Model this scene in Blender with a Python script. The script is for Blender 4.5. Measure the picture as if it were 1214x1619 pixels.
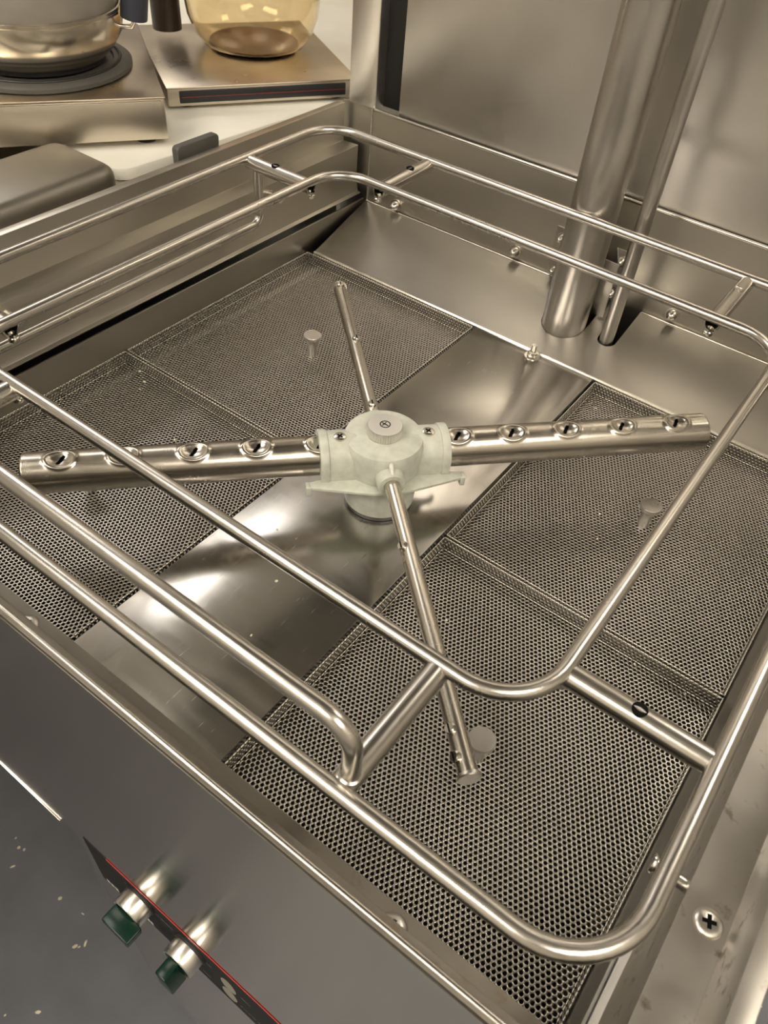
import bpy, bmesh, math, random
import numpy as np
from mathutils import Matrix, Vector, Euler
random.seed(7)
for o in list(bpy.data.objects): bpy.data.objects.remove(o)
S = bpy.context.scene
COL = S.collection
PI = math.pi

# ------------------------------------------------------------------ camera, world, exposure
cam = bpy.data.cameras.new('camera'); camo = bpy.data.objects.new('camera', cam); COL.objects.link(camo)
cam.sensor_fit = 'HORIZONTAL'; cam.sensor_width = 36.0; cam.lens = 36.0 * 1241.0 / 1214.0
cam.clip_start = 0.02; cam.clip_end = 50
camo.matrix_world = Matrix(((0.80024921, -0.47023843, 0.37212502, 0.23173984),
                            (0.59536888, 0.54885941, -0.58676165, -0.34456317),
                            (0.07167356, 0.6911072, 0.71918964, 0.41435628),
                            (0, 0, 0, 1)))
cam.dof.use_dof = True; cam.dof.focus_distance = 0.55; cam.dof.aperture_fstop = 32.0
S.camera = camo
W = bpy.data.worlds.new('world'); S.world = W; W.use_nodes = True
W.node_tree.nodes['Background'].inputs[0].default_value = (1.0, 0.86, 0.68, 1)
W.node_tree.nodes['Background'].inputs[1].default_value = 0.05
S.view_settings.view_transform = 'Standard'; S.view_settings.look = 'None'
S.view_settings.exposure = 0.35; S.view_settings.gamma = 1.0; S.view_settings.use_curve_mapping = False
LAMP_WARM, LAMP_COOL = 9.4, 4.2          # ceiling fittings, emission strength

# ------------------------------------------------------------------ helpers
def link(o, parent=None, root_inv=True):
    COL.objects.link(o)
    if parent is not None:
        o.parent = parent
        if root_inv: o.matrix_parent_inverse = world_of(parent).inverted()
    return o
def world_of(o):
    m = Matrix.LocRotScale(o.location, o.rotation_euler, o.scale)
    if o.parent: m = world_of(o.parent) @ o.matrix_parent_inverse @ m
    return m
def thing(name, label, cat, loc=(0, 0, 0), group=None):
    o = bpy.data.objects.new(name, None); COL.objects.link(o)
    o.empty_display_size = 0.02; o.location = loc; tag(o, label, cat, group); return o
def tag(o, label, cat, group=None, kind=None):
    o['label'] = label; o['category'] = cat
    if group: o['group'] = group
    if kind: o['kind'] = kind
    return o
def lab(o, label): o['label'] = label; return o
def mk(name, verts, faces, mat, parent=None, smooth=None, bevel=0, bseg=2):
    me = bpy.data.meshes.new(name); me.from_pydata([tuple(v) for v in verts], [], faces)
    if bevel or True:
        bm = bmesh.new(); bm.from_mesh(me)
        bmesh.ops.recalc_face_normals(bm, faces=bm.faces)
        if bevel:
            es = [e for e in bm.edges if len(e.link_faces) == 2 and e.calc_face_angle(0) > 0.5]
            bmesh.ops.bevel(bm, geom=es, offset=bevel, segments=bseg, profile=0.5, affect='EDGES', clamp_overlap=True)
        bm.to_mesh(me); bm.free()
    if mat: me.materials.append(mat)
    if smooth is None: smooth = 40
    if smooth:
        me.shade_smooth(); me.set_sharp_from_angle(angle=math.radians(smooth))
    o = bpy.data.objects.new(name, me)
    return link(o, parent)
def box(name, lo, hi, mat, parent=None, bevel=0.0006, rot=None, bseg=2):
    x0, y0, z0 = lo; x1, y1, z1 = hi
    v = [(x0,y0,z0),(x1,y0,z0),(x1,y1,z0),(x0,y1,z0),(x0,y0,z1),(x1,y0,z1),(x1,y1,z1),(x0,y1,z1)]
    if rot:
        c, a = Vector(rot[0]), rot[1]; M = Matrix.Rotation(a, 3, 'Z'); v = [c + M @ Vector(p) for p in v]
    f = [(0,1,2,3),(4,5,6,7),(0,1,5,4),(1,2,6,5),(2,3,7,6),(3,0,4,7)]
    return mk(name, v, f, mat, parent, bevel=bevel, bseg=bseg)
def prism(name, poly, fn, a, b, mat, parent=None, bevel=0, smooth=None, bseg=2):
    """poly: list of 2-D points; fn(u, v, w) gives the 3-D point; extruded w from a to b"""
    n = len(poly)
    v = [fn(u, w_, a) for u, w_ in poly] + [fn(u, w_, b) for u, w_ in poly]
    f = [tuple(range(n)), tuple(range(n, 2*n))] + [(i, (i+1) % n, n+(i+1) % n, n+i) for i in range(n)]
    return mk(name, v, f, mat, parent, smooth, bevel, bseg)
def sheet(name, pts, t, fn, a, b, mat, parent=None):
    """bent sheet of thickness t: 2-D profile pts extruded w from a to b"""
    P = [Vector(p) for p in pts]; off = []
    for i, p in enumerate(P):
        ns = []
        if i > 0: d = (P[i]-P[i-1]).normalized(); ns.append(Vector((-d.y, d.x)))
        if i < len(P)-1: d = (P[i+1]-P[i]).normalized(); ns.append(Vector((-d.y, d.x)))
        n = sum(ns, Vector((0, 0))); n.normalize(); k = 1/max(0.4, n.dot(ns[0])); off.append(p + n*t*k)
    return prism(name, [tuple(p) for p in P] + [tuple(p) for p in reversed(off)], fn, a, b, mat, parent, bevel=0.00045)
def fillet(pts, rad, n=8, closed=False):
    P = [Vector(p) for p in pts]; out = []; N = len(P)
    for i, p in enumerate(P):
        if not closed and i in (0, N-1): out.append(p); continue
        a = (P[i-1]-p); b = (P[(i+1) % N]-p); la, lb = a.length, b.length; a.normalize(); b.normalize()
        ang = a.angle(b); t = min(rad/math.tan(ang/2), la*.49, lb*.49); r = t*math.tan(ang/2)
        bis = (a+b).normalized(); c = p + bis*(r/math.sin(ang/2)); s = p+a*t; e = p+b*t
        u = (s-c); w = (e-c); th = u.angle(w); ax = u.cross(w).normalized()
        for k in range(n+1): out.append(c + Matrix.Rotation(th*k/n, 3, ax) @ u)
    return out
def sweep_data(pts, r, seg=16, closed=False, caps=True, dome=0.0):
    P = [Vector(p) for p in pts]; N = len(P); V = []; F = []; nrm = None
    for i in range(N):
        if closed: t = (P[(i+1) % N]-P[i-1]).normalized()
        else: t = (P[min(i+1, N-1)]-P[max(i-1, 0)]).normalized()
        if nrm is None: nrm = t.orthogonal().normalized()
        nrm = (nrm - t*nrm.dot(t)).normalized(); bi = t.cross(nrm)
        rr = r(i/(N-1)) if callable(r) else r
        for k in range(seg):
            a = 2*PI*k/seg; V.append(P[i] + nrm*math.cos(a)*rr + bi*math.sin(a)*rr)
    M = N if closed else N-1
    for i in range(M):
        j = (i+1) % N
        for k in range(seg): F.append((i*seg+k, i*seg+(k+1) % seg, j*seg+(k+1) % seg, j*seg+k))
    if caps and not closed:
        F.append(tuple(range(seg))); F.append(tuple((N-1)*seg+k for k in range(seg)))
    return V, F
def rod(name, pts, r, mat, parent=None, closed=False, rad=0, seg=16, n=8):
    if rad: pts = fillet(pts, rad, n, closed)
    V, F = sweep_data(pts, r, seg, closed); return mk(name, V, F, mat, parent, smooth=50)
def frame(axis):
    z = Vector(axis).normalized(); x = z.orthogonal().normalized()
    if abs(z.z) > .9: x = Vector((1, 0, 0)); x = (x - z*x.dot(z)).normalized()
    return Matrix((x, z.cross(x), z)).transposed()
def lathe_data(prof, org=(0, 0, 0), axis=(0, 0, 1), seg=32):
    M = frame(axis); o = Vector(org); V = []; F = []; rings = []
    for r, h in prof:
        if r < 1e-7: V.append(o + M @ Vector((0, 0, h))); rings.append([len(V)-1])
        else:
            rings.append(list(range(len(V), len(V)+seg)))
            for k in range(seg):
                a = 2*PI*k/seg; V.append(o + M @ Vector((r*math.cos(a), r*math.sin(a), h)))
    for A, B in zip(rings, rings[1:]):
        if len(A) == 1 and len(B) == 1: continue
        for k in range(seg):
            k2 = (k+1) % seg
            if len(A) == 1: F.append((A[0], B[k], B[k2]))
            elif len(B) == 1: F.append((A[k], A[k2], B[0]))
            else: F.append((A[k], A[k2], B[k2], B[k]))
    return V, F
def lathe(name, prof, org, axis, mat, parent=None, seg=32, smooth=40):
    V, F = lathe_data(prof, org, axis, seg); return mk(name, V, F, mat, parent, smooth)
def pipe(name, a, b, ro, ri, mat, parent=None, seg=24):
    a, b = Vector(a), Vector(b); L = (b-a).length
    return lathe(name, [(ri, 0), (ro-.0003, 0), (ro, .0003), (ro, L-.0003), (ro-.0003, L), (ri, L), (ri, 0)], a, b-a, mat, parent, seg)
XY = lambda u, v, w: (u, v, w)
XZ = lambda u, v, w: (u, w, v)      # profile in x-z, extruded along y
YZ = lambda u, v, w: (w, u, v)      # profile in y-z, extruded along x

# ------------------------------------------------------------------ materials
def nodes(name):
    m = bpy.data.materials.new(name); m.use_nodes = True; nt = m.node_tree
    b = nt.nodes['Principled BSDF']; return m, nt, b
def steel(name, col=(.56, .53, .48), rough=.3, rvar=.12, scale=60, stretch=(1, 1, 1), bump=.02, cvar=.12, fine=0.0, coord='Object', spots=0.0, scratch=0.0):
    m, nt, b = nodes(name); N, L = nt.nodes.new, nt.links.new
    b.inputs['Metallic'].default_value = 1.0
    tc = N('ShaderNodeTexCoord'); mp = N('ShaderNodeMapping'); mp.inputs['Scale'].default_value = stretch
    L(tc.outputs[coord], mp.inputs[0])
    n1 = N('ShaderNodeTexNoise'); n1.inputs['Scale'].default_value = scale; n1.inputs['Detail'].default_value = 6; n1.inputs['Roughness'].default_value = .62
    L(mp.outputs[0], n1.inputs[0])
    n2 = N('ShaderNodeTexNoise'); n2.inputs['Scale'].default_value = 9; n2.inputs['Detail'].default_value = 5; L(tc.outputs[coord], n2.inputs[0])
    mr = N('ShaderNodeMapRange'); mr.inputs['From Min'].default_value = .3; mr.inputs['From Max'].default_value = .7
    mr.inputs['To Min'].default_value = max(.03, rough-rvar); mr.inputs['To Max'].default_value = rough+rvar
    mx0 = N('ShaderNodeMath'); mx0.operation = 'MULTIPLY_ADD'; mx0.inputs[1].default_value = .55; mx0.inputs[2].default_value = 0.0
    add = N('ShaderNodeMath'); add.operation = 'MULTIPLY_ADD'; add.inputs[1].default_value = .45
    L(n1.outputs[0], mx0.inputs[0]); L(n2.outputs[0], add.inputs[0]); L(mx0.outputs[0], add.inputs[2])
    L(add.outputs[0], mr.inputs['Value']); rout = mr.outputs[0]
    if scratch:         # fine wiping scratches in three directions
        for rz, sc in ((.5, 90), (1.3, 70), (-.4, 110)):
            ms = N('ShaderNodeMapping'); ms.inputs['Rotation'].default_value = (0, 0, rz); ms.inputs['Scale'].default_value = (sc*6, sc*.5, 1)
            ns = N('ShaderNodeTexNoise'); ns.inputs['Scale'].default_value = 1; ns.inputs['Detail'].default_value = 2
            L(tc.outputs[coord], ms.inputs[0]); L(ms.outputs[0], ns.inputs[0])
            rs = N('ShaderNodeMapRange'); rs.inputs['From Min'].default_value = .64; rs.inputs['From Max'].default_value = .74; rs.inputs['To Max'].default_value = scratch
            L(ns.outputs[0], rs.inputs['Value']); ad = N('ShaderNodeMath'); ad.operation = 'ADD'; L(rout, ad.inputs[0]); L(rs.outputs[0], ad.inputs[1]); rout = ad.outputs[0]
    L(rout, b.inputs['Roughness'])
    cr = N('ShaderNodeMapRange'); cr.inputs['From Min'].default_value = .3; cr.inputs['From Max'].default_value = .7
    cr.inputs['To Min'].default_value = 1-cvar; cr.inputs['To Max'].default_value = 1+cvar*.5
    L(n2.outputs[0], cr.inputs['Value'])
    vm = N('ShaderNodeVectorMath'); vm.operation = 'SCALE'; vm.inputs[0].default_value = col; L(cr.outputs[0], vm.inputs['Scale'])
    out = vm.outputs[0]
    if spots:
        n3 = N('ShaderNodeTexNoise'); n3.inputs['Scale'].default_value = 120; n3.inputs['Detail'].default_value = 4; L(tc.outputs[coord], n3.inputs[0])
        rp = N('ShaderNodeValToRGB'); rp.color_ramp.elements[0].position = .62; rp.color_ramp.elements[1].position = .72; L(n3.outputs[0], rp.inputs[0])
        mm = N('ShaderNodeMath'); mm.operation = 'MULTIPLY'; mm.inputs[1].default_value = spots; L(rp.outputs[0], mm.inputs[0])
        mix = N('ShaderNodeMix'); mix.data_type = 'RGBA'; L(mm.outputs[0], mix.inputs[0]); L(out, mix.inputs[6]); mix.inputs[7].default_value = (.16, .11, .06, 1)
        out = mix.outputs[2]
    L(out, b.inputs['Base Color'])
    if bump:
        bp = N('ShaderNodeBump'); bp.inputs['Strength'].default_value = bump; bp.inputs['Distance'].default_value = .002
        L(n1.outputs[0], bp.inputs['Height']); L(bp.outputs[0], b.inputs['Normal'])
    return m
def plain(name, col, rough=.5, metal=0, noise=0, scale=40, spec=.5, **kw):
    m, nt, b = nodes(name); b.inputs['Roughness'].default_value = rough; b.inputs['Metallic'].default_value = metal
    b.inputs['Base Color'].default_value = (*col, 1); b.inputs['Specular IOR Level'].default_value = spec
    for k, v in kw.items(): b.inputs[k].default_value = v
    if noise:
        N, L = nt.nodes.new, nt.links.new
        tc = N('ShaderNodeTexCoord'); n = N('ShaderNodeTexNoise'); n.inputs['Scale'].default_value = scale; n.inputs['Detail'].default_value = 5
        L(tc.outputs['Object'], n.inputs[0])
        r = N('ShaderNodeMapRange'); r.inputs['From Min'].default_value = .3; r.inputs['From Max'].default_value = .7
        r.inputs['To Min'].default_value = 1-noise; r.inputs['To Max'].default_value = 1+noise*.6; L(n.outputs[0], r.inputs[0])
        v = N('ShaderNodeVectorMath'); v.operation = 'SCALE'; v.inputs[0].default_value = col; L(r.outputs[0], v.inputs['Scale']); L(v.outputs[0], b.inputs['Base Color'])
    return m
M_rod = steel('polished_rod_steel', (.60, .57, .52), .25, .04, 200, (1, 1, 1), 0, .05)
M_wall = steel('wall_steel', (.56, .53, .47), .36, .05, 70, (1, .06, 1), .004, .10)
M_back = steel('back_panel_steel', (.78, .75, .71), .36, .06, 50, (1, 1, .2), .004, .10)
M_plate = steel('centre_plate_steel', (.56, .54, .51), .20, .05, 160, (.15, 1, 1), .003, .07, scratch=.07)
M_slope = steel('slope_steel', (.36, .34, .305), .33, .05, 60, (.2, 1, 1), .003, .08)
M_perf = steel('perforated_steel', (.44, .415, .38), .16, .03, 40, (1, 1, 1), 0, .10)
M_ledge = steel('grimy_ledge_steel', (.60, .57, .52), .36, .08, 60, (1, 1, 1), .02, .18, spots=.6)
M_grime = steel('grimy_front_ledge', (.20, .18, .15), .5, .10, 60, (1, 1, 1), .03, .25, spots=.4)
M_front = steel('front_panel_steel', (.64, .595, .52), .15, .03, 90, (.1, 1, 1), .003, .06)
M_tank = steel('shade_dark_steel', (.05, .047, .04), .6, .1, 30, (1, 1, 1), .0, .2)  # near-black, so the closed tank's shade is put into the colour
M_arm = steel('arm_steel', (.60, .56, .49), .24, .06, 120, (1, 1, 1), .006, .14)
M_pipe = steel('pipe_steel', (.64, .61, .57), .33, .08, 70, (1, 1, .15), .015, .28)
M_bolt = steel('bolt_steel', (.68, .65, .59), .2, .04, 200, (1, 1, 1), 0, .05)
M_knob = steel('turned_knob_steel', (.74, .71, .66), .3, .05, 300, (1, 1, 1), .004, .05)
M_warm = steel('warmer_steel', (.70, .64, .54), .36, .05, 80, (.1, .1, 1), .003, .06)
M_warmtop = steel('stained_warmer_top', (.66, .58, .47), .32, .08, 30, (1, 1, 1), .0, .25)
M_pot = steel('pot_steel', (.72, .66, .56), .22, .03, 80, (1, 1, .1), 0, .05)
M_pan = steel('dull_pan_steel', (.34, .32, .28), .45, .05, 40, (1, 1, 1), 0, .1)
M_nut = steel('satin_nut_steel', (.80, .78, .74), .5, .05, 300, (1, 1, 1), .004, .05)
M_dark = plain('opening_shade', (.006, .006, .006), .8, spec=.1)  # black puts the shade inside slots, holes and recesses into the colour
M_black = plain('black_plastic', (.02, .02, .022), .4)
M_rubber = plain('black_rubber', (.015, .014, .013), .6)
M_white = plain('white_cutting_board', (.84, .82, .74), .5, noise=.04, scale=20)
M_grayclip = plain('grey_plastic', (.10, .095, .085), .45, noise=.1)
M_hub = plain('pale_green_plastic', (.62, .63, .555), .45, noise=.14, scale=140, **{'Subsurface Weight': .35, 'Subsurface Radius': (.004, .005, .004), 'Subsurface Scale': 1.0})
M_hubwear = plain('scuffed_white_plastic', (.74, .75, .68), .6, noise=.15, scale=300)
M_lens = plain('green_lens', (.001, .022, .013), .25, spec=.3)
M_label = plain('black_label', (.014, .014, .014), .6, spec=.25, noise=.1, scale=60)
M_red = plain('red_stripe', (.62, .05, .04), .4)
M_print = plain('white_print', (.75, .73, .68), .5)
M_oval = plain('grey_printed_oval', (.32, .30, .25), .5, noise=.15, scale=800)
M_crumb = plain('pale_crumb', (.75, .70, .55), .7, noise=.2)
M_floor = plain('grey_floor', (.17, .178, .20), .4, noise=.12, scale=14)
M_room = plain('room_wall', (.60, .57, .52), .7, noise=.05, scale=6)
M_ceil = plain('ceiling_tile', (.58, .56, .52), .8, noise=.05, scale=8)

# ------------------------------------------------------------------ the room
ZF, ZC = -.86, 1.85
def struct(o): o['kind'] = 'structure'; return o
XL, XR, YF, YB = -2.3, 2.2, -2.4, 1.5
struct(box('floor', (XL, YF, ZF-.05), (XR, YB, ZF), M_floor, bevel=0))
struct(box('ceiling', (XL, YF, ZC), (XR, YB, ZC+.05), M_ceil, bevel=0))
struct(box('wall_left', (XL-.05, YF, ZF), (XL, YB, ZC), M_room, bevel=0))
struct(box('wall_right', (XR, YF, ZF), (XR+.05, YB, ZC), M_room, bevel=0))
struct(box('wall_back', (XL, YB, ZF), (XR, YB+.05, ZC), M_room, bevel=0))
struct(box('wall_front', (XL, YF-.05, ZF), (XR, YF, ZC), M_room, bevel=0))
def emit(name, col, s):
    m, nt, b = nodes(name); b.inputs['Base Color'].default_value = (.8, .8, .8, 1)
    b.inputs['Emission Color'].default_value = (*col, 1); b.inputs['Emission Strength'].default_value = s; return m
M_lw = emit('warm_diffuser', (1.0, .91, .77), LAMP_WARM); M_lc = emit('cool_diffuser', (1.0, .95, .90), LAMP_COOL)
M_lc2 = emit('neutral_fill_diffuser', (1.0, .93, .82), LAMP_WARM*.7)
M_fit = plain('white_fitting', (.6, .58, .52), .5)
def ceiling_light(x, y, sx, sy, mat, label):
    t = thing('ceiling_light', label, 'ceiling light', (x, y, ZC), 'ceiling lights of the kitchen')
    d = .02
    pts = [(x-sx/2-d, y-sy/2-d), (x+sx/2+d, y-sy/2-d), (x+sx/2+d, y+sy/2+d), (x-sx/2-d, y+sy/2+d)]
    ins = [(x-sx/2, y-sy/2), (x+sx/2, y-sy/2), (x+sx/2, y+sy/2), (x-sx/2, y+sy/2)]
    V = [(*p, ZC-.03) for p in pts] + [(*p, ZC-.03) for p in ins] + [(*p, ZC) for p in pts] + [(*p, ZC-.012) for p in ins]
    F = []
    for i in range(4):
        j = (i+1) % 4; F += [(i, j, 4+j, 4+i), (i, j, 8+j, 8+i), (4+i, 4+j, 12+j, 12+i)]
    mk('fitting_frame', V, F, M_fit, t, smooth=0)
    box('diffuser', (x-sx/2+.0005, y-sy/2+.0005, ZC-.090), (x+sx/2-.0005, y+sy/2-.0005, ZC-.013), mat, t, bevel=0)
LIGHTS = [(-1.93, .66, .68, .95, M_lc, 'rectangular ceiling light above the counter left of the dishwasher'),
          (1.40, -.75, .60, 1.20, M_lw, 'rectangular ceiling light to the right of the dishwasher'),
          (-.35, -1.75, 1.20, .60, M_lw, 'long rectangular ceiling light added behind the viewer to light the steel panels'),  # added lamp, unseen, lights the front and back panels
          (-.90, -.85, .60, .60, M_lc2, 'square ceiling light added left of the viewer to brighten the back panel'),  # added fill lamp, unseen, brightens the back panel and centre plate
          (.68, 1.24, .60, .40, M_lw, 'small rectangular ceiling light added behind the right of the dishwasher to brighten its ledge')]  # added lamp, unseen, brightens the right ledge
for L_ in LIGHTS: ceiling_light(*L_)

# ------------------------------------------------------------------ dishwasher body
DW = thing('dishwasher', 'stainless commercial dishwasher with its open wash chamber seen from above', 'dishwasher', (0, .04, ZF))
def side(sign, nm):
    s = sign
    prof = [(.2790, .0312), (.2835, .0322), (.2868, .0470), (.2860, .0805), (.3060, .0798), (.3060, .1180), (.3120, .1180), (.3120, -.45)]
    if s < 0: prof = [(-x, z) for x, z in prof]; prof = prof[::-1]
    sheet(nm, prof, .0012, XZ, -.2630, .3440, M_ledge if s > 0 else M_wall, DW)
    p = [(s*.2742, -.03), (s*.2742, -.002), (s*.2775, .0245), (s*.2790, .0252), (s*.2795, .020)]
    if s > 0: p = p[::-1]
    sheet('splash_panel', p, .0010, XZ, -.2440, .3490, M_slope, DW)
side(-1, 'side_wall'); side(1, 'side_wall')
# front wall: ledge and raised lip, then the L-shaped front panel
sheet('front_ledge', [(-.2440, .030), (-.2448, .0805), (-.2610, .0798), (-.2610, .1180), (-.2650, .1180), (-.2650, .09)][::-1], .0012, YZ, -.3050, .3050, M_grime, DW)
rod('front_lip_bead', [(-.3100, -.2636, .1182), (.3100, -.2636, .1182)], .0016, M_bolt, DW, seg=10)
fp = prism('front_panel', [(-.312, .1160), (.312, .1160), (.312, -.62), (-.062, -.62), (-.072, -.2165), (-.312, -.2165)], lambda u, v, w: (u, w, v), -.2664, -.2652, M_front, DW)
box('front_panel_lip', (-.312, -.2675, -.2182), (-.088, -.2652, -.2160), M_bolt, fp, bevel=.0004)
prism('front_panel_return', [(-.062, -.2664), (-.067, -.2635), (-.0690, -.255), (-.0690, -.10), (-.0680, -.10), (-.0680, -.255), (-.066, -.2628), (-.062, -.2652)], XY, -.62, -.2165, M_front, fp)
# tank below the strainers
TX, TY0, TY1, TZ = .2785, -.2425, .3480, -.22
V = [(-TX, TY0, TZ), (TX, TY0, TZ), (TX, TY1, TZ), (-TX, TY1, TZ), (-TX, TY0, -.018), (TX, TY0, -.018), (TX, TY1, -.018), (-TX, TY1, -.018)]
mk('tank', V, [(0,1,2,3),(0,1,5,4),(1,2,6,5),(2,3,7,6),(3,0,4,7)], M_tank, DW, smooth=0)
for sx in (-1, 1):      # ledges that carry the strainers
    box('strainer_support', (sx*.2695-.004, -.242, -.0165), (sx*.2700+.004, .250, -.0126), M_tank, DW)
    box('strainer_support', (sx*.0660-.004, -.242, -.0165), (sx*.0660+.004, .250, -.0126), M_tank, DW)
# centre plate with folded edges
cp = sheet('centre_plate', [(-.0623, -.016), (-.0623, 0), (.0623, 0), (.0623, -.016)][::-1], .0014, XZ, -.2430, .2495, M_plate, DW)
# sloped rear panel with two U-slots for the pipes
def zs(y): return .0015 + (y-.2515)*(.0220/.0985)
def slot(cx, cy, r, n=12): return [(cx + r, .3490)] + [(cx + r*math.cos(-PI*k/n), cy + r*math.sin(-PI*k/n)) for k in range(n+1)] + [(cx - r, .3490)]
outl = [(-.2665, .2515), (.2665, .2515), (.2745, .3490)] + slot(.0495, .3000, .0090) + slot(.0045, .2985, .0213, 20) + [(-.2745, .3490)]
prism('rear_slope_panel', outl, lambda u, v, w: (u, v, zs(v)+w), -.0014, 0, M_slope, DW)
for xa, xb in ((-.2735, -.0410), (.0600, .2735)):
    rod('slope_rear_edge', [(xa, .3482, zs(.3482)+.0004), (xb, .3482, zs(.3482)+.0004)], .0011, M_bolt, DW, seg=8)
prism('rear_slope_lip', [(.2495, -.014), (.2495, .0012), (.2505, .0022), (.2518, .0022), (.2522, .0012), (.2512, .0006), (.2507, -.014)], YZ, -.2665, .2665, M_bolt, DW)
# rear wall, its top bead, the tall back panel, posts and dark gaps
box('rear_wall', (-.3120, .3500, -.05), (.3120, .3515, .1195), M_wall, DW)
rod('rear_wall_bead', [(-.2700, .3500, .1190), (.2700, .3500, .1190)], .0017, M_bolt, DW, seg=10)
rod('corner_weld', [(-.2735, .3497, .0200), (-.2735, .3497, .1190)], .0009, M_bolt, DW, seg=8)
box('back_panel', (-.2425, .3530, .1000), (.2425, .3545, 1.56), M_back, DW)
for s in (-1, 1):
    box('hood_post', (min(s*.2710, s*.3060), .3516, .1000), (max(s*.2710, s*.3060), .3900, 1.56), M_back, DW, bevel=.002)
    box('guide_channel', (min(s*.2428, s*.2706), .3640, .1196), (max(s*.2428, s*.2706), .3660, 1.56), M_rubber, DW)
    box('back_panel_fold', (min(s*.2425, s*.2405), .3545, .1000), (max(s*.2425, s*.2405), .3640, 1.56), M_back, DW)
HZ0 = 1.02        # lifted cover, unseen, added to shade the chamber and darken the steel's reflections
sheet('added_hood', [(-.3160, HZ0), (-.3160, 1.58), (.3160, 1.58), (.3160, HZ0)], .0015, XZ, -.2660, .3480, M_wall, DW)
box('added_hood_front', (-.3160, -.2685, HZ0), (.3160, -.2665, 1.58), M_wall, DW)
box('added_hood_handle', (-.2600, -.3050, HZ0+.03), (.2600, -.2900, HZ0+.045), M_rod, DW, bevel=.003)
def plus(r, w): return [(w, r), (w, w), (r, w), (r, -w), (w, -w), (w, -r), (-w, -r), (-w, -w), (-r, -w), (-r, w), (-w, w), (-w, r)]
def cross_screw(x, y, z, ang=.3, r=.0064, parent=DW, h=.0028, mat=None):
    s = lathe('screw', [(0, h), (r*.55, h*.96), (r*.85, h*.7), (r, h*.25), (r, 0), (0, 0)], (x, y, z), (0, 0, 1), mat or M_knob, parent, 24)
    c, sn = math.cos(ang), math.sin(ang)
    prism('cross_recess', [(x+u*c-v*sn, y+u*sn+v*c) for u, v in plus(r*.45, r*.13)], XY, z+h*.5, z+h+.00012, M_dark, s)
cross_screw(.2964, -.1720, .0805, .3)
cross_screw(.2964, .1200, .0805, .9)
cross_screw(.1966, -.2520, .0805, .2, mat=M_ledge)
cross_screw(-.0300, -.2520, .0805, 1.0, mat=M_ledge)
def acorn(x, y, z, axis, r=.0045, parent=DW, name='bolt'):
    w = lathe(name, [(r*1.5, 0), (r*1.5, .001), (r*1.1, .0011), (r*1.1, .0035), (r, .0042), (r*.8, .0068), (r*.4, .0082), (0, .0086)], (x, y, z), axis, M_bolt, parent, 20)
    return w
for x, z in ((-.2342, .0300), (-.0833, .0321), (.0871, .0325), (.2342, .0325)): acorn(x, .3500, z, (0, -1, 0))
def hexnut(x, y, z, r, h, parent, name='nut'):
    return prism(name, [(x+r*math.cos(k*PI/3+.3), y+r*math.sin(k*PI/3+.3)) for k in range(6)], XY, z, z+h, M_bolt, parent, bevel=.0004)
st = rod('stud', [(.0028, .2440, 0), (.0028, .2440, .0125)], .0026, M_bolt, DW, seg=14)
lathe('washer', [(.0026, 0), (.0075, 0), (.0075, .001), (.0026, .001)], (.0028, .2440, .0), (0, 0, 1), M_bolt, st, 20)
hexnut(.0028, .2440, .001, .0052, .0045, st)
# pins in the side walls that carry the rack frame
for x, y, d in ((.2860, -.1590, -1), (.2860, .1950, -1), (-.2860, -.0850, 1), (-.2862, .2050, 1)):
    p = rod('frame_pin', [(x, y, .0730), (x+d*.0150, y, .0730)], .0032, M_bolt, DW, seg=14)
    lathe('pin_head', [(0, 0), (.0042, 0), (.0046, .0006), (.0046, .0016), (0, .002)], (x+d*.0150, y, .0730), (d, 0, 0), M_bolt, p, 16)
# dish stains are in the material; control strip
LB = prism('control_label', [(-.0560, -.1990), (.3050, -.1990), (.3050, -.2850), (-.0560, -.2850)], lambda u, v, w: (u, w, v), -.2668, -.2664, M_label, DW)
lab(LB, 'black control strip with a red line along its top')
box('red_stripe', (-.0300, -.26695, -.2020), (.3050, -.26675, -.1985), M_red, LB, bevel=0)
# worn print on the strip: marks too small to read
def mark(x0, x1, z, h, tiny=False):
    n = max(3, int((x1-x0)/(h*.8))); V = []; F = []; w = (x1-x0)/n
    for k in range(n):
        if tiny and random.random() < .15: continue
        a = x0+k*w; b = a+w*(.78 if not tiny else .7); q = len(V); hh = h*(.7+.3*random.random())
        V += [(a, -.26692, z-hh/2), (b, -.26692, z-hh/2), (b, -.26692, z+hh/2), (a, -.26692, z+hh/2)]; F.append((q, q+1, q+2, q+3))
    return mk('print', V, F, M_print, LB, smooth=0)
mark(-.0500, -.0345, -.2790, .0085); mark(-.0060, .0065, -.2790, .0085)
for x0, x1, z in ((-.0150, -.0090, -.2190), (.0170, .0380, -.2255), (.0640, .0765, -.2290), (.0580, .0710, -.2700), (.1045, .1135, -.2350), (.1020, .1500, -.2670), (.1700, .2300, -.2350)):
    mark(x0, x1, z, .0012, True)
for cx, cz in ((.0920, -.2375), (.0910, -.2640)):
    prism('printed_oval', [(cx+.0075*math.cos(2*PI*k/28), cz+.0125*math.sin(2*PI*k/28)) for k in range(28)], lambda u, v, w: (u, w, v), -.26695, -.26678, M_oval, LB)
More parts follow.
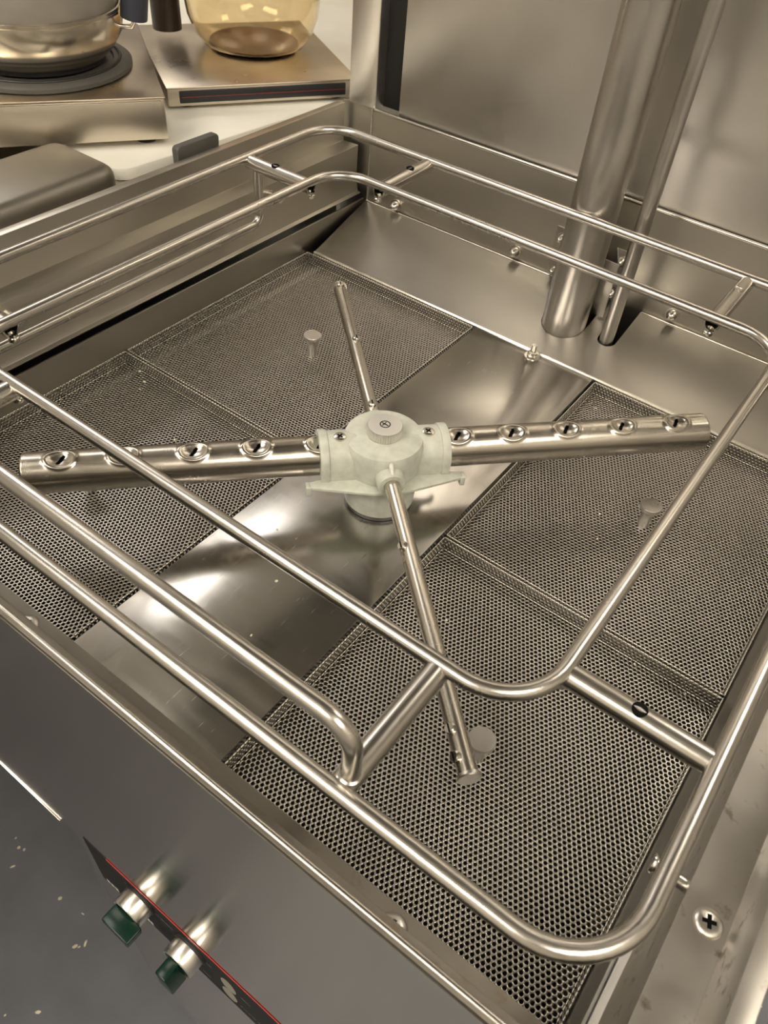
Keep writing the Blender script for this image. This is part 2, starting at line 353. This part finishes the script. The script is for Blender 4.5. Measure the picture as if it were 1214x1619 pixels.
# two selector switches: bezel, dark flange and green lever lens
def switch(x, z, ang, label):
    b = lathe('selector_switch', [(.0118, 0), (.0138, .0), (.0138, .0112), (.0132, .0120), (.0118, .0120), (.0116, .0090)], (x, -.2690, z), (0, -1, 0), M_knob, DW, 36); lab(b, label)
    lathe('flange', [(.0, 0), (.0152, 0), (.0152, .0016), (.0148, .0022), (0, .0022)], (x, -.2668, z), (0, -1, 0), M_rubber, b, 36)
    lathe('lens_base', [(0, 0), (.0115, 0), (.0115, .0112), (.0105, .0122), (0, .0122)], (x, -.2690, z), (0, -1, 0), M_lens, b, 32)
    c, s_ = math.cos(ang), math.sin(ang)
    poly = [(-.0108, -.0052), (.0165, -.0072), (.0165, .0072), (-.0108, .0052)]
    prism('lever', [(x+u*c-v*s_, z+u*s_+v*c) for u, v in poly], lambda u, v, w: (u, w, v), -.2945, -.2808, M_lens, b, bevel=.0012)
switch(.0034, -.2225, -.15, 'selector switch with a long green lever turned across'); switch(.0554, -.2275, -1.5, 'selector switch with its dark green lever turned downwards')

# ------------------------------------------------------------------ perforated strainers
def perforated(w, h, p, r, depth, nseg=12):
    """staggered perforated sheet w x h in the xy plane, hole walls going down by depth"""
    rows = int(math.ceil(h/(p*.8660254)))+1; cols = int(math.ceil(w/p))+1
    cx, cy = np.meshgrid(np.arange(cols), np.arange(rows)); X = (cx + .5*(cy % 2)).ravel()*p - w/2; Y = cy.ravel()*p*.8660254 - h/2
    k = np.arange(nseg); a = 2*PI*k/nseg + PI/6
    R = np.where(k % 2 == 0, p/math.sqrt(3), p/2) if nseg == 12 else None
    ang = a + 0.0
    ox = X[:, None] + R*np.cos(ang); oy = Y[:, None] + R*np.sin(ang)
    hx = X[:, None] + r*np.cos(ang); hy = Y[:, None] + r*np.sin(ang)
    cl = lambda A, m: np.clip(A, -m, m)
    ox, hx = cl(ox, w/2), cl(hx, w/2); oy, hy = cl(oy, h/2), cl(hy, h/2)
    n = len(X); Z = np.zeros_like(ox)
    V = np.stack([np.stack([ox, oy, Z], -1), np.stack([hx, hy, Z], -1), np.stack([hx, hy, Z-depth], -1)], 1).reshape(-1, 3)
    base = (np.arange(n)*nseg*3)[:, None]; k2 = (k+1) % nseg
    q1 = np.stack([base+k, base+k2, base+nseg+k2, base+nseg+k], -1).reshape(-1, 4)
    q2 = np.stack([base+nseg+k, base+nseg+k2, base+2*nseg+k2, base+2*nseg+k], -1).reshape(-1, 4)
    F = np.concatenate([q1, q2])
    A = np.zeros(len(F)); P = V[F]          # drop faces clipped away to nothing
    nrm = np.linalg.norm(np.cross(P[:, 2]-P[:, 0], P[:, 3]-P[:, 1]), axis=1); F = F[nrm > 1e-10]
    return V, F
def np_mesh(name, V, F, mat):
    me = bpy.data.meshes.new(name); me.vertices.add(len(V)); me.vertices.foreach_set('co', V.astype(np.float32).ravel())
    me.loops.add(F.size); me.loops.foreach_set('vertex_index', F.astype(np.int32).ravel())
    me.polygons.add(len(F)); me.polygons.foreach_set('loop_start', np.arange(0, F.size, 4, dtype=np.int32))
    me.update(calc_edges=True); me.validate(); me.materials.append(mat); return me
SW, SH, SD = .2078, .2430, .0110
PITCH, HOLE = .0031, .00106
me_bot = np_mesh('perforated_sheet', *perforated(SW, SH, PITCH, HOLE, .0006), M_perf)
me_sx = np_mesh('strainer_side', *perforated(SH, SD, PITCH, HOLE, .0006), M_perf)
me_sy = np_mesh('strainer_end', *perforated(SW, SD, PITCH, HOLE, .0006), M_perf)
def place(name, me, M, parent):
    o = bpy.data.objects.new(name, me); COL.objects.link(o); o.parent = parent; o.matrix_local = M; return o
def beads(w, h):
    """scalloped folds: a row of small bright beads along the top and bottom edges of the four walls"""
    V = []; F = []
    def row(x0, y0, x1, y1, z, r):
        L = math.hypot(x1-x0, y1-y0); n = int(L/PITCH); ux, uy = (x1-x0)/L, (y1-y0)/L
        for k in range(n):
            q = len(V); c = (k+.5)*L/n; px, py = x0+ux*c, y0+uy*c
            for e, s_ in ((-1, .35), (-.55, 1), (.55, 1), (1, .35)):
                for m in range(6):
                    t = PI*m/3; V.append((px+ux*e*PITCH*.47-uy*math.cos(t)*r*s_, py+uy*e*PITCH*.47+ux*math.cos(t)*r*s_, z+math.sin(t)*r*s_))
            for i in range(3):
                for m in range(6): F.append((q+i*6+m, q+i*6+(m+1) % 6, q+i*6+6+(m+1) % 6, q+i*6+6+m))
    for z, r, i in ((.0012+SD, .00062, 0), (.0016, .00055, .0009)):
        a, b = w/2-i, h/2-i
        row(-a, -b, a, -b, z, r); row(a, -b, a, b, z, r); row(a, b, -a, b, z, r); row(-a, b, -a, -b, z, r)
    return V, F
Vb, Fb = beads(SW, SH); me_bead = bpy.data.meshes.new('scalloped_rim'); me_bead.from_pydata(Vb, [], Fb); me_bead.materials.append(M_bolt); me_bead.shade_smooth()
ZB = -.0125
def strainer(x, y, kx, ky, label):
    t = thing('strainer_basket', label, 'strainer', (x, y, ZB), 'perforated strainers in the wash tank')
    place('perforated_sheet', me_bot, Matrix.Translation((0, 0, .0012)), t)
    for s in (-1, 1):
        place('side_wall', me_sx, Matrix.Translation((s*SW/2, 0, .0012+SD/2)) @ Matrix.Rotation(PI/2, 4, 'Z') @ Matrix.Rotation(PI/2, 4, 'X') , t)
        place('end_wall', me_sy, Matrix.Translation((0, s*SH/2, .0012+SD/2)) @ Matrix.Rotation(PI/2, 4, 'X'), t)
    place('scalloped_rim', me_bead, Matrix.Identity(4), t)
    k = lathe('lift_knob', [(0, -.0005), (.0044, -.0005), (.0044, .0130), (.0072, .0178), (.0082, .0187), (.0082, .0210), (.0078, .0215), (0, .0215)], (kx, ky, ZB+.0014), (0, 0, 1), M_knob, t, 32)
    return t
SXC = .0655+SW/2
strainer(-SXC, .1265, -.1590, .1210, 'perforated strainer in the rear left of the wash tank')
strainer(SXC, .1265, .1710, .1215, 'perforated strainer in the rear right, under the right spray arm')
strainer(-SXC, -.1195, -.1700, -.1220, 'perforated strainer in the front left with bright reflections')
strainer(SXC, -.1195, .1715, -.1215, 'perforated strainer in the front right, nearest the viewer')

# ------------------------------------------------------------------ rotating spray arms
HX, HY, HZ = .0050, .0030, .0460
SP = thing('spray_arm', 'lower spray arm with pale plastic hub, two wide tubes and two thin rinse tubes', 'spray arm', (HX, HY, 0))
A1 = math.radians(46.5); A2 = math.radians(-43.1)
def wash_tube(ang, L, tilt, name, nz):
    """tube with dished nozzles; the slots are real openings"""
    R = .0140; nu, nv = int(L/.0008), 132; V = []; F = []
    r0 = .030
    us = [r0 + (L-r0)*i/nu for i in range(nu+1)]; vs = [2*PI*k/nv for k in range(nv)]
    d = Vector((math.cos(ang), math.sin(ang), 0)); pr = Vector((-d.y, d.x, 0)); up = Vector((0, 0, 1))
    def local(u, v, n):     # coordinates on the tube around nozzle n, in metres
        return u-n, ((v-(PI/2+tilt)+PI) % (2*PI)-PI)*R
    for u in us:
        flat = 1.0
        for v in vs:
            rr = R
            for n in nz:
                a, b = local(u, v, n); q = math.hypot(a/.0095, b/.0070)
                if q < 1.35:
                    if q < .8: rr -= .0026*(1-(q/.8)**2)*.9+.0002
                    rr += .0008*math.exp(-((q-1)/.16)**2)
            if u > L-.0012: rr -= .0010*((u-(L-.0012))/.0012)**2
            V.append(Vector((HX, HY, HZ)) + d*u + (pr*math.cos(v)+up*math.sin(v))*rr)
    for i in range(nu):
        um = (us[i]+us[i+1])/2
        for k in range(nv):
            vm = 2*PI*(k+.5)/nv; hole = False
            for n in nz:
                a, b = local(um, vm, n)
                if abs(a) < .02:
                    c, s = math.cos(-1.05), math.sin(-1.05); p = a*c+b*s; q = -a*s+b*c
                    if (abs(p) < .0032 and abs(q) < .0014) or math.hypot(abs(p)-.0032, q) < .0014 and abs(p) >= .0032: hole = True
            if not hole: F.append((i*nv+k, i*nv+(k+1) % nv, (i+1)*nv+(k+1) % nv, (i+1)*nv+k))
    F.append(tuple(nu*nv+k for k in range(nv)))
    o = mk('wash_tube', V, F, M_arm, SP, smooth=50)
    # black liner just inside the tube, its colour stands for the shade within
    a = Vector((HX, HY, HZ)) + d*r0; Vl, Fl = sweep_data([a, a+d*(L-r0-.003)], .0100, 20); mk('shade_liner', Vl, Fl, M_dark, o)
    return o
wash_tube(A1+PI, .2380, -.20, 'a', [.0445, .0875, .1290, .1735, .2130])
wash_tube(A1, .2450, .20, 'b', [.0520, .0920, .1330, .1760, .2190])
d1 = Vector((math.cos(A1), math.sin(A1), 0)); p1 = Vector((-d1.y, d1.x, 0)); d2 = Vector((math.cos(A2), math.sin(A2), 0)); HC = Vector((HX, HY, HZ)); UP = Vector((0, 0, 1))
def rinse(dv, L, jets, rr=.0055):
    a = HC + dv*.012; b = HC + dv*L
    o = pipe('rinse_tube', a, b, rr, .0035, M_arm, SP)
    lathe('end_cap', [(0, .0012), (.0060, .0012), (.0066, .0006), (.0066, -.0010), (.0050, -.0012)], b, dv, M_knob, o, 20)
    sd = dv.cross(UP)
    for L_, sidew in jets:
        n = (UP*.95 + sd*sidew).normalized(); j = HC + dv*L_ + n*(rr-.0006)
        jt = lathe('rinse_jet', [(.0032, 0), (.0032, .0022), (.0026, .0028), (0, .0028)], j, n, M_bolt, o, 16)
        e = dv; f = n.cross(e).normalized(); t = j + n*.00285
        Vs = [t+e*.0024+f*.0004, t-e*.0024+f*.0004, t-e*.0024-f*.0004, t+e*.0024-f*.0004]
        Vs += [v+n*.0002 for v in Vs]
        mk('jet_slot', Vs, [(0,1,2,3),(4,5,6,7),(0,1,5,4),(1,2,6,5),(2,3,7,6),(3,0,4,7)], M_dark, jt, smooth=0)
rinse(-d2, .2190, [(.046, 0), (.131, .2), (.214, 0)])
rinse(d2, .2430, [(.092, 1.0), (.178, -.5), (.2180, .9), (.2330, 1.4)])
# hub: base ring, turning body, dome, arm sockets, wings, thumb nut
lathe('base_ring', [(0, 0), (.0245, 0), (.0250, .0005), (.0250, .0034), (.0240, .0040), (0, .0040)], (HX, HY, .0001), (0, 0, 1), M_grayclip, SP, 48)
HB = lathe('hub', [(0, .0040), (.0252, .0040), (.0258, .0046), (.0264, .014), (.0266, .026), (.0270, .034), (.0282, .040), (.0286, .052), (.0284, .0575), (.0270, .0610), (.0235, .0622), (0, .0628)], (HX, HY, 0), (0, 0, 1), M_hub, SP, 64)
def strut(a, b): return [HC+a, HC+b]
for s in (1, -1):
    # half-round saddle holding the tube
    n = 14; poly = [(-.0178, -.0105)] + [(-.0178*math.cos(PI*k/n), .0165*math.sin(PI*k/n)+.0) for k in range(n+1)] + [(.0178, -.0105)]
    prism('arm_socket', poly, lambda u, v, w: tuple(HC + p1*u + UP*v + d1*(s*w)), .0190, .0440, M_hub, HB, bevel=.0008)
    prism('socket_rib', [(-.0186, -.0105)] + [(-.0186*math.cos(PI*k/n), .0176*math.sin(PI*k/n)) for k in range(n+1)] + [(.0186, -.0105)],
          lambda u, v, w: tuple(HC + p1*u + UP*v + d1*(s*w)), .0395, .0455, M_hub, HB, bevel=.0006)
    c = HC + d1*(s*.0310) + p1*(-.0010) + UP*.0150
    sc = lathe('hub_screw', [(.0042, 0), (.0042, .0022), (.0034, .0026), (0, .0026)], c, UP, M_bolt, HB, 18)
    prism('cross_recess', [(c.x+u, c.y+v) for u, v in plus(.0022, .0006)], XY, c.z+.002, c.z+.00275, M_dark, sc)
    for q in (1, -1):       # wing that runs from the end of the tube socket to the rinse tube
        tip = d1*(s*.0545) + p1*(q*.0165); wing = [d1*(s*.0440)+p1*(q*.0150), tip+p1*(q*.0010), tip+p1*(q*.0062), d1*(s*.0120)+p1*(q*.0330), p1*(q*.0330), p1*(q*.0180)]
        mk('wing', [HC+w+UP*-.0085 for w in wing]+[HC+w+UP*-.0110 for w in wing], [tuple(range(6)), tuple(range(6, 12))]+[(i, (i+1) % 6, 6+(i+1) % 6, 6+i) for i in range(6)], M_hub, HB, bevel=.0005)
        h0 = HC+tip+p1*(q*.0036)
        Vh = []; e = d1*.0018; g = p1*.0032
        for z in (-.0165, -.0085): Vh += [h0+e+g+UP*z, h0-e+g+UP*z, h0-e-g+UP*z, h0+e-g+UP*z]
        mk('wing_hook', Vh, [(0,1,2,3),(4,5,6,7),(0,1,5,4),(1,2,6,5),(2,3,7,6),(3,0,4,7)], M_hub, HB, bevel=.0006)
for dv in (d2, -d2):
    lathe('rinse_collar', [(.0056, 0), (.0096, 0), (.0102, .0015), (.0098, .0150), (.0088, .0165), (.0056, .0165)], HC+dv*.0190, dv, M_hub, HB, 28)
    a = HC+dv*.0250+UP*.0095; b = HC+dv*.0335+UP*.0085
    V2, F2 = sweep_data([a+UP*.004, b, b-UP*.003], .0016, 10); mk('collar_rib', V2, F2, M_hubwear, HB)
# thumb nut with knurled edge
n = 40; V = []; F = []
prof = [(.0, 0), (.0118, 0), (.0123, .0006), (.0123, .0070), (.0118, .0076), (.0090, .0078), (.0060, .0079), (0, .0079)]
rings = []
for r, h in prof:
    if r == 0: V.append(Vector((HX, HY, .0628+h))); rings.append([len(V)-1]); continue
    rings.append(list(range(len(V), len(V)+2*n)))
    for k in range(2*n):
        kk = r-(.0009 if k % 2 and r > .0122 else 0); V.append(Vector((HX+kk*math.cos(PI*k/n), HY+kk*math.sin(PI*k/n), .0628+h)))
for A, B in zip(rings, rings[1:]):
    for k in range(2*n):
        k2 = (k+1) % (2*n)
        F.append((A[0], B[k], B[k2]) if len(A) == 1 else (A[k], A[k2], B[0]) if len(B) == 1 else (A[k], A[k2], B[k2], B[k]))
TN = mk('thumb_nut', V, F, M_nut, SP, smooth=25); lab(TN, 'round knurled steel thumb nut')
lathe('nut_groove', [(.0030, 0), (.0038, 0), (.0038, .00015), (.0030, .00015), (.0030, 0)], (HX, HY, .0628+.00785), (0, 0, 1), M_tank, TN, 32)
box('nut_slot', (HX-.0026, HY-.0004, .0628+.0079), (HX+.0026, HY+.0004, .0628+.0081), M_tank, TN, bevel=0)
box('nut_slot', (HX-.0010, HY-.0024, .0628+.0079), (HX-.0004, HY+.0024, .0628+.0081), M_tank, TN, bevel=0)

# ------------------------------------------------------------------ rack frame of bent rod
RF = thing('rack_frame', 'welded rack frame of two bent steel rod loops above the strainers', 'rack', (0, .02, .1238))
ZR = .1238
def loop(x0, x1, y0, y1): return [(x0, y0, ZR), (x1, y0, ZR), (x1, y1, ZR), (x0, y1, ZR)]
rod('outer_loop', loop(-.2700, .2700, -.2379, .2757), .0041, M_rod, RF, closed=True, rad=.036, seg=20, n=12)
rod('inner_loop', loop(-.1990, .1995, -.1652, .2013), .0040, M_rod, RF, closed=True, rad=.034, seg=20, n=12)
ZT = ZR-.0035
def cross(a, b, hole, nutside):
    t = pipe('cross_tube', (*a, ZT), (*b, ZT), .0061, .0046, M_rod, RF, 24)
    if hole: lathe('drilled_hole', [(0, .0001), (.0030, .0003), (.0034, .0006), (.0036, .0002), (.0036, -.001)], (*hole, ZT+.0058), (0, 0, 1), M_dark if nutside else M_bolt, t, 18)
    lathe('frame_nut', [(0, 0), (.0032, 0), (.0036, .0006), (.0036, .0030), (.0030, .0036), (.0030, .0055)], (*b, ZT-.0090), (0, 0, 1), M_bolt, t, 16)
    return t
cross((-.2690, .1625), (-.1965, .1625), (-.2370, .1625), 1)
cross((-.1520, .2750), (-.1520, .1985), (-.1520, .2450), 1)
cross((.1470, .2750), (.1470, .1985), (.1470, .2500), 0)
cross((.2680, -.1315), (.2000, -.1315), (.2341, -.1315), 1)
cross((.1550, -.2370), (.1550, -.1650), None, 1)
cross((-.2690, -.1300), (-.1965, -.1300), (-.2370, -.1300), 1)
cross((.2680, .1625), (.2000, .1625), (.2341, .1625), 1)
cross((-.1440, -.2370), (-.1440, -.1650), None, 1)
g1 = rod('guide_rod', [(.1563, -.2302, ZT+.004), (.1563, -.2302, .1590), (-.1450, -.2302, .1590), (-.1450, -.2302, ZT+.004)], .0041, M_rod, RF, rad=.014, seg=20)
lathe('weld_ring', [(.0040, 0), (.0050, 0), (.0050, .0012), (.0041, .0018)], (.1563, -.2302, ZT+.0052), (0, 0, 1), M_rod, g1, 24)
g2 = rod('guide_rod', [(-.2585, .1625, ZT-.004), (-.2585, .1625, .0675), (-.2585, -.1300, .0675), (-.2585, -.1300, ZT-.004)], .0040, M_rod, RF, rad=.010, seg=20)

# ------------------------------------------------------------------ riser pipes at the back
WP = thing('wash_riser_pipe', 'thick vertical steel wash pipe rising from the rear slope', 'pipe', (.0045, .2985, .008))
pipe('pipe', (.0045, .2985, -.06), (.0045, .2985, 1.52), .0208, .0190, M_pipe, WP, 48)
br = sheet('bracket', [(-.0450, .3490), (-.0270, .3490), (-.0270, .3205), (.0330, .3205), (.0190, .3490), (.0380, .3490)], .0012, XY, .0190, .0740, M_pipe, WP)
for z in (.0645, .0312):
    acorn(.0262, .3478, z, (0, -1, 0), .0034, br, 'bracket_bolt'); acorn(-.0370, .3478, z, (0, -1, 0), .0034, br, 'bracket_bolt')
RP = thing('rinse_riser_pipe', 'thin vertical steel rinse pipe right of the thick pipe', 'pipe', (.0490, .2990, .01))
pipe('pipe', (.0490, .2990, -.06), (.0490, .2990, 1.52), .0064, .0050, M_pipe, RP, 32)

# ------------------------------------------------------------------ counter on the left and what stands on it
CT = thing('dish_table', 'stainless table top along the left side of the dishwasher', 'table', (-.9, .3, ZF))
box('table_top', (-1.55, -.95, .0450), (-.3165, 1.20, .0850), M_wall, CT, bevel=.003)
for x in (-1.45, -.40):
    for y in (-.85, 1.10): rod('leg', [(x, y, ZF), (x, y, .0450)], .019, M_wall, CT, seg=16)
def rounded(pts, r, n=6): return [(p.x, p.y) for p in fillet([(x, y, 0) for x, y in pts], r, n, True)]
tag(prism('cutting_board', rounded([(-.3735, .0985), (-.3120, .8600), (-1.0600, .9200), (-1.1200, .1600)][::1], .022), XY, .0852, .0970, M_white, None, bevel=.002), 'white plastic board lying under the two coffee warmers', 'board')
TR = prism('steel_pan', rounded([(-.3530, -.3200), (-.3530, .0890), (-.4390, .0890), (-.4390, -.3200)], .016), XY, .0852, .1130, M_pan, None, bevel=.011, bseg=5)
tag(TR, 'upturned stainless pan with rounded edges left of the white board', 'pan')
CL = prism('grey_clip', rounded([(.1270, .0852), (.1740, .0852), (.1770, .1270), (.1260, .1270)], .004), YZ, -.3270, -.3190, M_grayclip, None, bevel=.0012)
tag(CL, 'small dark grey plastic tab standing behind the dishwasher rim', 'tab')
def warmer(F, ang, w, d, zb, zt, label):
    """low square coffee warmer; F is its front right corner, ang the direction of its front edge"""
    t = thing('coffee_warmer', label, 'coffee warmer', (F[0], F[1], .0972), 'coffee warmers on the white board')
    e = Vector((-math.cos(ang), -math.sin(ang), 0)); g = Vector((-math.sin(ang), math.cos(ang), 0)); o = Vector((F[0], F[1], 0))
    P = lambda a, b, z: tuple(o + e*a + g*b + Vector((0, 0, z)))
    def slab(name, a0, a1, b0, b1, z0, z1, mat, parent=t, bevel=.0015):
        v = [P(a0, b0, z0), P(a1, b0, z0), P(a1, b1, z0), P(a0, b1, z0), P(a0, b0, z1), P(a1, b0, z1), P(a1, b1, z1), P(a0, b1, z1)]
        return mk(name, v, [(0,1,2,3),(4,5,6,7),(0,1,5,4),(1,2,6,5),(2,3,7,6),(3,0,4,7)], mat, parent, bevel=bevel)
    b = slab('body', 0, w, .001, d, zb, zt-.0022, M_warm)
    slab('top_plate', -.0008, w+.0008, -.0008, d+.0008, zt-.0020, zt, M_warmtop)
    for a in (.02, w-.02):
        for q in (.02, d-.02): lathe('foot', [(0, 0), (.0095, 0), (.0115, .003), (.0115, zb-.0972), (0, zb-.0972)], P(a, q, .0971), (0, 0, 1), M_rubber, t, 20)
    return t, P, slab
A_1 = math.radians(54.9)
w1, P1, slab1 = warmer((-.385, .1737), A_1, .225, .225, .1030, .1420, 'taller coffee warmer with a black burner under the steel-based pot')
fp1 = slab1('front_plate', .0035, .2215, -.0012, .0010, .1045, .1385, M_warm, w1, .0006)
c1 = Vector(P1(.105, .1, 0))
B1 = lathe('burner', [(0, .0), (.0700, .0), (.0850, .0), (.0870, .0012), (.0870, .0045), (.0840, .0068), (.0700, .0072), (.0690, .0050), (0, .0050)], (c1.x, c1.y, .1420), (0, 0, 1), M_grayclip, w1, 64)
rod('burner_ring', [(c1.x+.076*math.cos(a), c1.y+.076*math.sin(a), .1492) for a in np.linspace(0, 2*PI, 60, endpoint=False)], .0016, M_black, B1, closed=True, seg=8)
w2, P2, slab2 = warmer((-.3389, .4079), math.radians(57.4), .207, .213, .1010, .1205, 'low coffee warmer with a long dark display strip under the glass pot')
ds = slab2('display_strip', .0130, .1950, -.0012, .0012, .1045, .1165, M_black, w2, .0010)
slab2('red_line', .0150, .1930, -.0014, -.0010, .1104, .1106, M_red, ds, 0)
# coffee pots
def glass(name, col, rough=.02):
    m, nt, b = nodes(name); b.inputs['Base Color'].default_value = (*col, 1); b.inputs['Transmission Weight'].default_value = 1.0
    b.inputs['Roughness'].default_value = rough; b.inputs['IOR'].default_value = 1.45; return m
M_amber = glass('coffee_stained_glass', (.97, .87, .68), .05); M_clear = glass('smoky_clear_plastic', (.80, .74, .64), .08)
M_clear = plain('cloudy_plastic', (.50, .46, .41), .15, **{'Transmission Weight': .45})
M_stain = plain('dried_coffee', (.20, .10, .035), .3, noise=.4, scale=30)
M_bluegrey = plain('blue_grey_handle', (.045, .05, .07), .35); M_brown = plain('dark_brown_handle', (.03, .018, .012), .4)
M_redband = plain('red_band', (.55, .02, .03), .35)
def shell(prof, t): return prof + [(max(r-t, .001), h) for r, h in prof[::-1]]
RT = Vector((.80, .595, 0)).normalized()
K1 = thing('coffee_pot', 'steel-based coffee pot with clear upper body and blue-grey handle', 'coffee pot', (c1.x, c1.y, .1493))
lathe('pot_base', [(0, 0), (.0600, 0), (.0640, .0020), (.0740, .0110), (.0820, .0230), (.0845, .0340), (.0838, .0420), (.0845, .0428), (.0845, .0455), (.0835, .0462), (.0825, .0462)], (c1.x, c1.y, .1510), (0, 0, 1), M_pot, K1, 64)
lathe('pot_foot', [(.0560, 0), (.0625, 0), (.0625, .0030), (.0560, .0030), (.0560, 0)], (c1.x, c1.y, .1493), (0, 0, 1), M_black, K1, 48)
lathe('pot_globe', shell([(.0815, 0), (.0835, .0080), (.0815, .0300), (.0740, .0520), (.0600, .0720), (.0450, .0850), (.0430, .0950)], .0018), (c1.x, c1.y, .1965), (0, 0, 1), M_clear, K1, 64)
lathe('pot_collar', [(.0438, 0), (.0470, 0), (.0480, .0100), (.0500, .0250), (.0440, .0255), (.0438, 0)], (c1.x, c1.y, .2850), (0, 0, 1), M_bluegrey, K1, 48)
h = c1 + RT*.1010
hd = mk('handle', *sweep_data(fillet([(c1.x+RT.x*.046, c1.y+RT.y*.046, .300), (c1.x+RT.x*.098, c1.y+RT.y*.098, .300), (h.x+RT.x*.004, h.y+RT.y*.004, .230), (h.x-RT.x*.004, h.y-RT.y*.004, .188)], .03, 8), .0125, 16), M_bluegrey, K1)
rod('handle_bracket', [(h.x-RT.x*.001, h.y-RT.y*.001, .190), (c1.x+RT.x*.094, c1.y+RT.y*.094, .1800), (c1.x+RT.x*.083, c1.y+RT.y*.083, .1800)], .0022, M_bolt, hd, seg=10)
c2 = Vector(P2(.084, .124, 0))
K2 = thing('coffee_pot', 'empty amber-stained glass coffee pot with dark brown handle and red band', 'coffee pot', (c2.x, c2.y, .1207))
lathe('pot_globe', shell([(.0020, 0.0), (.0480, .0005), (.0580, .0040), (.0680, .0160), (.0745, .0330), (.0765, .0520), (.0745, .0720), (.0670, .0920), (.0520, .1080), (.0420, .1150), (.0410, .1250)], .0020), (c2.x, c2.y, .1208), (0, 0, 1), M_amber, K2, 64)
lathe('coffee_residue', [(0, .0004), (.0380, .0004), (.0470, .0012), (.0510, .0032), (.0450, .0022), (0, .0016)], (c2.x, c2.y, .1230), (0, 0, 1), M_stain, K2, 48)
lathe('red_band', [(.0425, 0), (.0460, 0), (.0470, .0180), (.0425, .0185), (.0425, 0)], (c2.x, c2.y, .2380), (0, 0, 1), M_redband, K2, 48)
hh = c2 - RT*.0990
mk('handle', *sweep_data(fillet([(c2.x-RT.x*.045, c2.y-RT.y*.045, .2500), (hh.x, hh.y, .2500), (hh.x, hh.y, .1310)], .02, 8), .0165, 20), M_brown, K2)
q2 = lambda r, z: (c2.x+RT.x*r, c2.y+RT.y*r, z)
mk('red_strap', *sweep_data(fillet([q2(.046, .246), q2(.062, .236), q2(.0745, .216), q2(.0790, .196)], .02, 5), .0055, 14), M_redband, K2)
# steel cabinet standing at the back of the counter
CB = thing('steel_cabinet', 'plain stainless cabinet at the back of the counter behind the corner post', 'cabinet', (-.55, .95, .0972))
box('body', (-.7600, .7700, .0975), (-.3300, 1.150, .62), M_warm, CB, bevel=.003)
box('door', (-.7500, .7660, .1100), (-.3400, .7695, .60), M_warm, CB, bevel=.0015)
rod('door_handle', [(-.4100, .7660, .300), (-.4100, .7480, .300), (-.4100, .7480, .420), (-.4100, .7660, .420)], .004, M_rod, CB, rad=.006, seg=10)

# ------------------------------------------------------------------ crumbs and debris
def flecks(name, pts, mat, label, size, up='z'):
    V = []; F = []
    for p in pts:
        k = random.uniform(.5, 1.2)*size; a = random.uniform(0, PI); lx, ly, h = k*random.uniform(.8, 1.8), k*random.uniform(.5, 1), k*.35
        q = len(V); n = 6
        for z in (0, h):
            for i in range(n):
                t = 2*PI*i/n; x, y = lx*math.cos(t)*random.uniform(.8, 1.1), ly*math.sin(t)*random.uniform(.8, 1.1); f = .7 if z else 1
                V.append((p[0]+(x*math.cos(a)-y*math.sin(a))*f, p[1]+(x*math.sin(a)+y*math.cos(a))*f, p[2]+z))
        F += [tuple(range(q, q+n)), tuple(range(q+n, q+2*n))] + [(q+i, q+(i+1) % n, q+n+(i+1) % n, q+n+i) for i in range(n)]
    o = mk(name, V, F, mat, None, smooth=0); return tag(o, label, 'crumbs', kind='stuff')
flecks('food_crumbs', [(-.2545, .0000, -.0112), (-.2400, -.0075, -.0112), (-.2351, -.0169, -.0112), (-.1903, -.0203, -.0112), (-.1649, -.0426, -.0112), (-.2600, -.1128, -.0112), (.2188, -.0010, -.0112), (.2536, -.0010, -.0112),
    (.1036, -.0506, -.0112), (.1769, -.2204, -.0112), (.2546, -.1695, -.0112), (.2485, -.1997, -.0112), (.0789, .2288, -.0112), (.140, .110, -.0112), (.150, .085, -.0112), (.135, .14, -.0112)], M_crumb, 'pale food crumbs scattered in the perforated strainers', .0011)
flecks('plate_crumbs', [(.0007, -.1048, 0), (.0178, -.1473, 0), (-.0300, -.0700, 0), (.0400, .1200, 0)], M_crumb, 'tiny pale crumbs on the plain centre plate', .0011)
flecks('ledge_crumbs', [(-.2998, .0477, .0800), (-.2960, -.0454, .0800), (-.2980, .1700, .0800), (.2990, -.1300, .0800), (.2950, -.2100, .0800)], M_crumb, 'pale crumbs on the side ledges of the dishwasher', .0014)
fl = [(-.4448, -.2471), (-.4288, -.2530), (-.4200, -.2500), (-.2757, -.2550), (-.2447, -.2865), (-.2410, -.2784), (-.2500, -.2900), (-.3195, -.2613), (-.4122, -.2761), (-.2233, -.3716), (-.2548, -.4004), (.5648, .2576), (.5703, .2270), (.5800, .2542), (.5798, .2845)]
flecks('floor_debris', [(x, y, ZF) for x, y in fl], M_crumb, 'pale flecks of debris on the grey floor', .0030)
